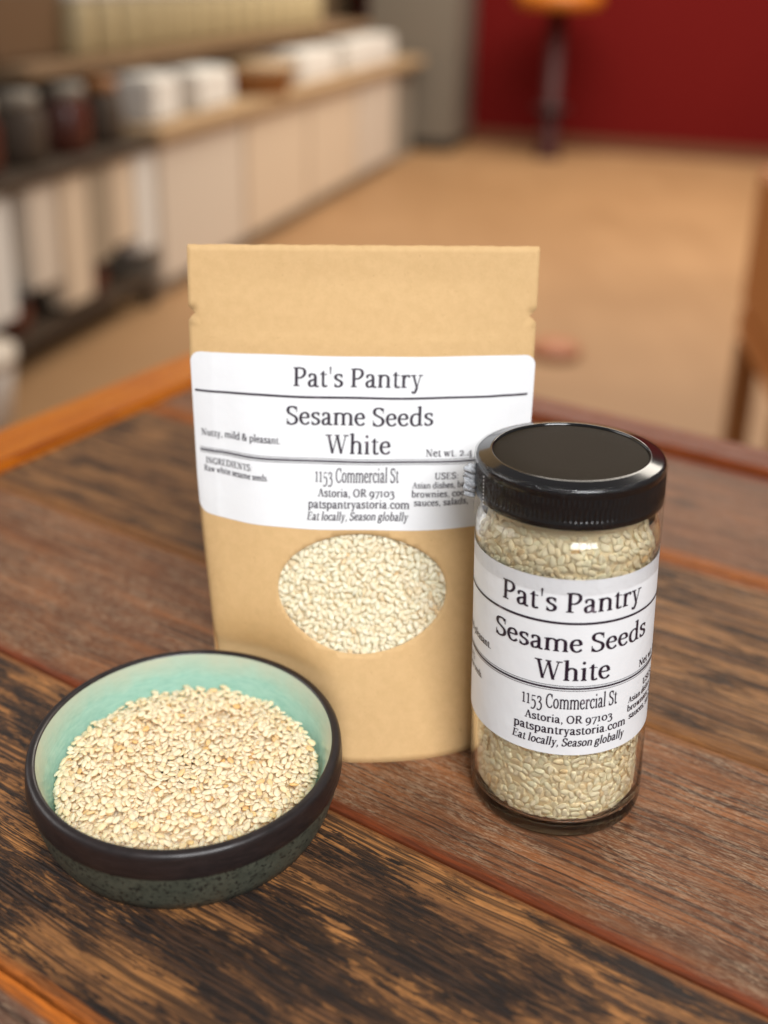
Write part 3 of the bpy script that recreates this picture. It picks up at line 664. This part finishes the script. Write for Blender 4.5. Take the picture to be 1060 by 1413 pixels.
for x, y, z, R, S in res:
    a = x/RI; r, zz_, dr, dz = wallp(y); cr = Vector((math.cos(a), math.sin(a), 0)); et = Vector((-math.sin(a), math.cos(a), 0))
    ev = cr*dr+Vector((0, 0, dz)); inn = et.cross(ev); 
    if inn.dot(cr) > 0 or (abs(inn.dot(cr)) < .1 and inn.z < 0): inn = -inn
    q = cr*r+Vector((0, 0, zz_))+inn*(z+.32); Fm = np.array([list(et), list(ev), list(inn)]).T
    P.append(list(q*MM)); Rm.append(Fm@R@np.diag([1, np.sign(np.linalg.det(Fm)), 1])); Sm.append(S*MM)
cV, cF = lathe(mm([(0, 4.5), (15.6, 4.6), (19.6, 4.9), (20.6, 5.6), (21.1, 7), (21.2, 10), (21.2, 28), (21.2, 78), (21.0, 81), (20.3, 83), (19.4, 84.9), (18.9, 87), (18.8, 93), (0, 93.2)]), 64)
o = seeds_object("sesame_seeds", np.array(P), np.array(Rm), np.array(Sm), M['seed_dark'], (cV, cF), label="sesame seeds packed inside the glass spice jar", category="sesame seeds", kind="stuff")
o.matrix_world = JM
print("jar seeds", len(res))
# shrink band: thin crinkled film over the lid edge and the neck
t = NT("shrink_film"); gl = t.n('ShaderNodeBsdfGlossy'); gl.inputs['Roughness'].default_value = .05; tr = t.n('ShaderNodeBsdfTransparent'); tr.inputs[0].default_value = (.97, .97, .97, 1)
df = t.n('ShaderNodeBsdfDiffuse'); df.inputs[0].default_value = (.8, .82, .86, 1); o_ = t.mapv(t.obj(), (1000, 1000, 1000)); n_ = t.noise(t.mapv(o_, (.5, .5, .28)), 1, 4, .6, 1.2); n2_ = t.noise(o_, 1.3, 3)
bp = t.bump(t.math('ADD', n_, t.math('MULTIPLY', n2_, .12)), .5, .0014); t.lk(bp, gl.inputs['Normal'])
lw = t.n('ShaderNodeLayerWeight'); lw.inputs[0].default_value = .32; t.lk(bp, lw.inputs['Normal'])
m1 = t.n('ShaderNodeMixShader'); t.lk(t.math('MULTIPLY_ADD', lw.outputs['Fresnel'], .26, .018), m1.inputs[0]); t.lk(tr.outputs[0], m1.inputs[1]); t.lk(gl.outputs[0], m1.inputs[2])
m2 = t.n('ShaderNodeMixShader'); t.lk(t.ramp(n_, [(.66, .0), (.82, .03)]), m2.inputs[0]); t.lk(m1.outputs[0], m2.inputs[1]); t.lk(df.outputs[0], m2.inputs[2]); t.lk(m2.outputs[0], t.out.inputs[0]); M['shrink'] = t.m
sp_ = dense([(23.6, 100.9), (24.1, 100.6), (24.35, 100.1), (24.4, 98.8), (24.35, 95), (24.45, 91), (24.45, 89.8), (24.25, 88.0), (24.15, 86), (24.1, 83.5), (24.1, 80), (24.12, 72.8)], 5)
n = 400; V = []; F = []; m = len(sp_)
for k in range(n):
    a = 2*math.pi*k/n
    for i, (r, z) in enumerate(sp_):
        e = .10*math.sin(9*a+z*.5)+.07*math.sin(23*a-z*.9+1)+.05*math.sin(41*a+z*1.7)
        if z < 79: e = abs(e)*.4
        if 82 < z < 90: e *= 2.2
        if z > 95: e += .10*abs(math.sin(17*a+1.3*math.sin(5*a)+z*.8))+.06*math.sin(67*a+z*2.1)*math.sin(4*a)
        q = (r+.12+e*.6+.06)*MM; V.append((q*math.cos(a), q*math.sin(a), (z+.12*math.sin(5*a))*MM))
for k in range(n):
    k2 = (k+1) % n
    for i in range(m-1): F.append([k*m+i, k*m+i+1, k2*m+i+1, k2*m+i])
band = mesh("shrink_band", V, F, M['shrink'], jar, label="clear crinkled shrink wrap over the lid edge and neck")
t = NT("milky_film"); n_ = t.noise(t.mapv(t.mapv(t.obj(), (1000, 1000, 1000)), (1., 1., .45)), .9, 4, .6, 1.5)
M['milky'] = t.set(Base_Color=t.mix(t.ramp(n_, [(.35, 0.), (.65, 1.)]), (.50, .52, .56), (.82, .84, .87)), Roughness=.25, Alpha=.86, Normal=t.bump(n_, 1., .0012))
V = []; F = []; nzs, nr = 30, 7; af = math.radians(181)
for i in range(nzs):
    z = 97.8-9.3*i/(nzs-1)
    for k in range(nr):
        q = 24.4+3.2*k/(nr-1)*(.92+.08*math.sin(i*.7))*(1 if 1 < i < nzs-2 else .6); a = af+.018*math.sin(i*1.1+k*.8)+.02*math.sin(i*.43)
        V.append((q*MM*math.cos(a), q*MM*math.sin(a), z*MM))
for i in range(nzs-1):
    for k in range(nr-1): a = i*nr+k; F.append([a, a+1, a+nr+1, a+nr])
o = mesh("seam_fin", V, F, M['milky'], band, label="milky crumpled seam of the shrink wrap"); md = o.modifiers.new("thickness", 'SOLIDIFY'); md.thickness = .0007; md.offset = 0
dm = simple("perforation", (.8, .8, .8), .4); V = []; F = []
for i in range(9):
    z = 98.1-i*.95; a0 = math.radians(203); w_ = .0085; hgt = .16
    b = len(V)
    for da, dz in ((-w_, -hgt), (w_, -hgt), (w_, hgt), (-w_, hgt)): V.append((25.05*MM*math.cos(a0+da), 25.05*MM*math.sin(a0+da), (z+dz)*MM))
    F.append([b, b+1, b+2, b+3])
mesh("perforation", V, F, dm, band, False, label="dotted tear line down the shrink wrap")

# ------------------------------------------------------------------ the shop behind, far out of focus
t = NT("floor_wood"); o_ = t.obj(); n1 = t.noise(t.mapv(o_, (.9, 1.1, 1)), 1, 3); n2 = t.noise(t.mapv(o_, (8, 1.2, 1)), 1, 3)
fc = t.mix(t.ramp(n1, [(.35, 0.), (.65, 1.)]), (.30, .165, .072), (.38, .215, .10)); fc = t.mix(t.math('MULTIPLY', t.ramp(n2, [(.4, 0.), (.7, 1.)]), .3), fc, (.24, .12, .045))
M['floor'] = t.set(Base_Color=fc, Roughness=.55)
floor = mesh("floor", [(-6, -3, -.742), (8, -3, -.742), (8, 9, -.742), (-6, 9, -.742)], [[0, 1, 2, 3]], simple("floor_base", (.2, .1, .04), .7), None, False, kind="structure")
# floor boards, as far as they can be told apart none can: one board layer
FX = Vector((.2686, .9633, 0)); 
mesh("floor_boards", [(-5.9, -2.9, -.738), (7.9, -2.9, -.738), (7.9, 8.9, -.738), (-5.9, 8.9, -.738)], [[0, 1, 2, 3]], M['floor'], None, False, kind="structure")
t = NT("maroon_wall"); n1 = t.noise(t.obj(), 1.2, 3)
M['wall'] = t.set(Specular_IOR_Level=.05, Base_Color=t.mix(n1, (.115, .006, .006), (.145, .009, .008)), Roughness=.6)
wV, wF = box_vf(-3.2, 4.0, 0, .15, -.737, 2.2)
o = mesh("back_wall", wV, wF, M['wall'], None, False, kind="structure"); o.location = (1.9, 6.05, 0); o.rotation_euler = (0, 0, math.radians(-18))

V, F = box_vf(-3.2, 4.0, -.02, -.001, -.737, -.66)
sk = mesh("added_skirting", V, F, simple("added_skirting_brown", (.14, .045, .018), .6), o, False)  # added strip, its middle brown softens the edge between wall and floor
# long counter running away at the left; local x = along it, z from the floor up
B0 = Vector((-.900, 2.300, -.736)); D_ = Vector((1.2, 4.3, 0)).normalized(); ang = math.atan2(D_.y, D_.x)
def at(s, dep, z=0): return B0+D_*s+Vector((-D_.y, D_.x, 0))*dep+Vector((0, 0, z))
cream = simple("cream_paint", (.66, .53, .39), .6); cream2 = simple("cream_paint_cool", (.64, .55, .45), .6); tanw = simple("tan_wood", (.43, .29, .16), .6)
greyw = simple("grey_paint", (.27, .235, .19), .6); whitec = simple("white_card", (.72, .69, .64), .7); dkb = simple("dark_brown_wood", (.06, .038, .022), .6)
darkred = simple("dark_red_glass", (.09, .022, .012), .3); amber = simple("amber_wood", (.30, .12, .03), .5); blk = simple("black_metal", (.02, .018, .017), .5)
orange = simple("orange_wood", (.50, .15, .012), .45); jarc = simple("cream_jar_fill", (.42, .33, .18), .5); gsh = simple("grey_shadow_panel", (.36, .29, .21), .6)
def B(name, s0, s1, d0, d1, z0, z1, mat, parent=None, bev=.006, **props):
    V, F = box_vf(s0, s1, d0, d1, z0, z1, bev); o = mesh(name, V, F, mat, parent, False, **props)
    if parent is None: o.location = B0; o.rotation_euler = (0, 0, ang)
    return o
counter = empty("counter", B0, (0, 0, ang), label="long low cream counter running back along the left wall", category="counter")
B("carcass", .86, 3.88, .03, .50, .0, .468, greyw, counter)
s = .88
k = 0
while s < 3.4:
    B("door_panel", s, s+.62, .0, .029, .05, .462, cream if k % 3 else cream2, counter); s += .64; k += 1
B("countertop", .84, 3.9, -.03, .52, .469, .51, tanw, counter)
B("plinth", .86, 3.88, .05, .46, -.001, .0, dkb, counter, 0)
rack = empty("display_rack", B0, (0, 0, ang), label="open rack of tall pale panels at the left edge of the shop", category="rack")
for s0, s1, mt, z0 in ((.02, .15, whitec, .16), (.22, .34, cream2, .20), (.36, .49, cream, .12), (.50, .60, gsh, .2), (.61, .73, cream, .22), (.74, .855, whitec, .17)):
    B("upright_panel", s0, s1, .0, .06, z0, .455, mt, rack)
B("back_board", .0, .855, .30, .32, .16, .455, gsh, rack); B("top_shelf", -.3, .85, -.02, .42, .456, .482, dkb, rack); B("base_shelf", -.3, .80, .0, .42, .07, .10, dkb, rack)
for x in (-.28, .80): B("post", x, x+.03, .0, .03, -.001, .069, dkb, rack, .002); B("post", x, x+.03, .38, .41, -.001, .069, dkb, rack, .002)
def pot(name, s, dep, z, prof, mat, lidm=None, lidname="lid", **props):
    e = empty(name, at(s, dep, z), (0, 0, 0), **props); V, F = lathe(prof, 20); mesh("body", V, F, mat, e)
    r = prof[-1][0]; h = prof[-1][1]; V, F = lathe([(0, h+.0), (r*1.08, h+.0), (r*1.08, h+.03), (0, h+.034)], 20); mesh(lidname, V, F, lidm or mat, e); return e
bp_ = [(0, 0), (.05, 0), (.055, .03), (.055, .11), (.04, .14)]
for i, (s, mt, lm, col) in enumerate(((.16, darkred, cream2, "leftmost"), (.34, dkb, greyw, "second from the left"), (.55, darkred, greyw, "third from the left"), (.72, dkb, amber, "rightmost"))):
    pot("dark_jar", s, .08, .483, bp_, mt, lm, label="blurred dark jar on the black shelf, %s of the four" % col, category="jar", group="dark jars on the rack shelf")
V, F = box_vf(-.06, .06, 0, .1, 0, .36, .01); o = mesh("white_carton", V, F, whitec, None, False, label="tall white carton at the left edge of the picture beside the dark jars", category="carton"); o.location = at(.02, .02, .484); o.rotation_euler = (0, 0, ang)
pp = [(0, 0), (.045, 0), (.055, .03), (.055, .07), (.05, .08)]
for s, lb in ((.19, "left"), (.545, "right")):
    pot("dark_pot", s, .06, .101, pp, darkred, blk, "rim", label="blurred dark red pot on the low black shelf of the rack, the %s one" % lb, category="pot", group="dark pots on the low shelf of the rack")
pot("white_bucket", -.12, -.06, .004, [(0, 0), (.07, 0), (.085, .13), (.085, .14)], whitec, cream2, label="pale bucket on the floor at the left edge, just past the table rail", category="bucket")
# white boxes and an orange bowl on the counter
for s0, s1, h, lb in ((.92, 1.10, .13, "nearest white box on the counter, by the rack"), (1.22, 1.50, .12, "second white box on the counter, before the orange tub"), (2.15, 2.60, .12, "third white box on the counter, past the orange tub"), (2.75, 3.5, .13, "long pale box far along the counter")):
    V, F = box_vf(0, s1-s0, 0, .22, 0, h, .012); o = mesh("white_box", V, F, whitec, None, False, label=lb, category="box", group="white boxes on the counter"); o.location = at(s0, .03, .511); o.rotation_euler = (0, 0, ang)
pot("orange_tub", 1.82, .08, .511, [(0, 0), (.11, 0), (.13, .05), (.13, .08)], amber, tanw, label="small orange brown tub standing between white boxes on the counter", category="tub")
# shelf above with a row of cream jars
shelf = empty("wall_shelf", B0, (0, 0, ang), label="brown shelf hanging above the counter with cream jars on it", category="shelf")
B("board", .45, 3.4, .12, .5, .665, .70, simple("shelf_brown", (.24, .15, .08), .6), shelf); B("back_panel", .9, 4.7, .521, .54, .511, 1.6, simple("panel_brown", (.12, .075, .04), .7), shelf)
B("bracket", .5, .53, .2, .49, .511, .664, dkb, shelf, .002); B("bracket", 3.3, 3.33, .2, .49, .511, .664, dkb, shelf, .002)
s = .80; i = 0
ordn = ["first", "second", "third", "fourth", "fifth", "sixth", "seventh", "eighth", "ninth", "tenth", "eleventh", "twelfth", "thirteenth", "fourteenth", "fifteenth"]
while s < 2.7 and i < 15:
    pot("cream_jar", s, .19, .701, [(0, 0), (.045, 0), (.05, .02), (.05, .13), (.04, .15)], jarc, whitec, label="cream jar on the hanging shelf, %s from the near end" % ordn[i], category="jar", group="cream jars on the hanging shelf"); s += .135; i += 1
V, F = box_vf(0, .42, 0, .14, 0, .17, .01); o = mesh("brown_crate", V, F, simple("crate_wood", (.13, .07, .03), .6), None, False, label="dark brown crate above the dark jars at the top left corner", category="crate"); o.location = at(.42, .20, .701); o.rotation_euler = (0, 0, ang); 
o.scale = (.8, 1, 1)
# grey cabinet at the far end
cab = empty("grey_cabinet", at(3.95, -.19), (0, 0, ang), label="tall grey cabinet at the far end of the counter before the red wall", category="cabinet")
V, F = box_vf(0, .75, 0, .5, .06, 1.6, .01); mesh("body", V, F, simple("grey_steel", (.17, .145, .115), .5), cab, False)
V, F = box_vf(.02, .73, .02, .48, .0, .059); mesh("base", V, F, blk, cab, False)
V, F = box_vf(.36, .38, -.012, -.001, .2, 1.5); mesh("handle", V, F, blk, cab, False)
# stool before the red wall
st = empty("bar_stool", (.86, 6.0, -.736), label="stool with round orange seat on a dark post before the red wall", category="stool")
V, F = lathe([(0, .0), (.07, .0), (.07, .02), (.05, .06), (.045, .77), (0, .77)], 32); mesh("post", V, F, simple("dark_post", (.045, .004, .004), .6), st)
V, F = lathe([(0, .771), (.20, .771), (.225, .80), (.225, .84), (.2, .86), (0, .865)], 32); mesh("seat", V, F, orange, st)
V, F = lathe([(.046, .25), (.1, .26), (.09, .27), (.046, .27)], 32, True); mesh("foot_ring", V, F, blk, st)
# red spot on the floor
V, F = lathe([(0, .0), (.06, .0), (.07, .01), (.06, .025), (0, .03)], 24); o = mesh("red_cap", V, F, simple("red_plastic", (.40, .15, .07), .6), None, label="small round red cap lying on the floor just right of the pouch", category="cap")
o.location = (.4516, 2.74, -.736)
# orange chair at the right edge of the picture
ch = empty("chair", (.585, 1.5, -.736), (0, 0, math.radians(-8)), label="orange wooden chair cut off by the right edge of the picture", category="chair")
for nm, b, mt in (("seat", (0, .4, 0, .4, .34, .40), orange), ("backrest", (0, .03, 0, .4, .401, .645), orange), ("leg", (.0, .04, .0, .04, 0, .339), amber), ("leg", (.36, .4, .0, .04, 0, .339), amber), ("leg", (.0, .04, .36, .4, 0, .339), amber), ("leg", (.36, .4, .36, .4, 0, .339), amber)):
    V, F = box_vf(*b, .006); mesh(nm, V, F, mt, ch, False)
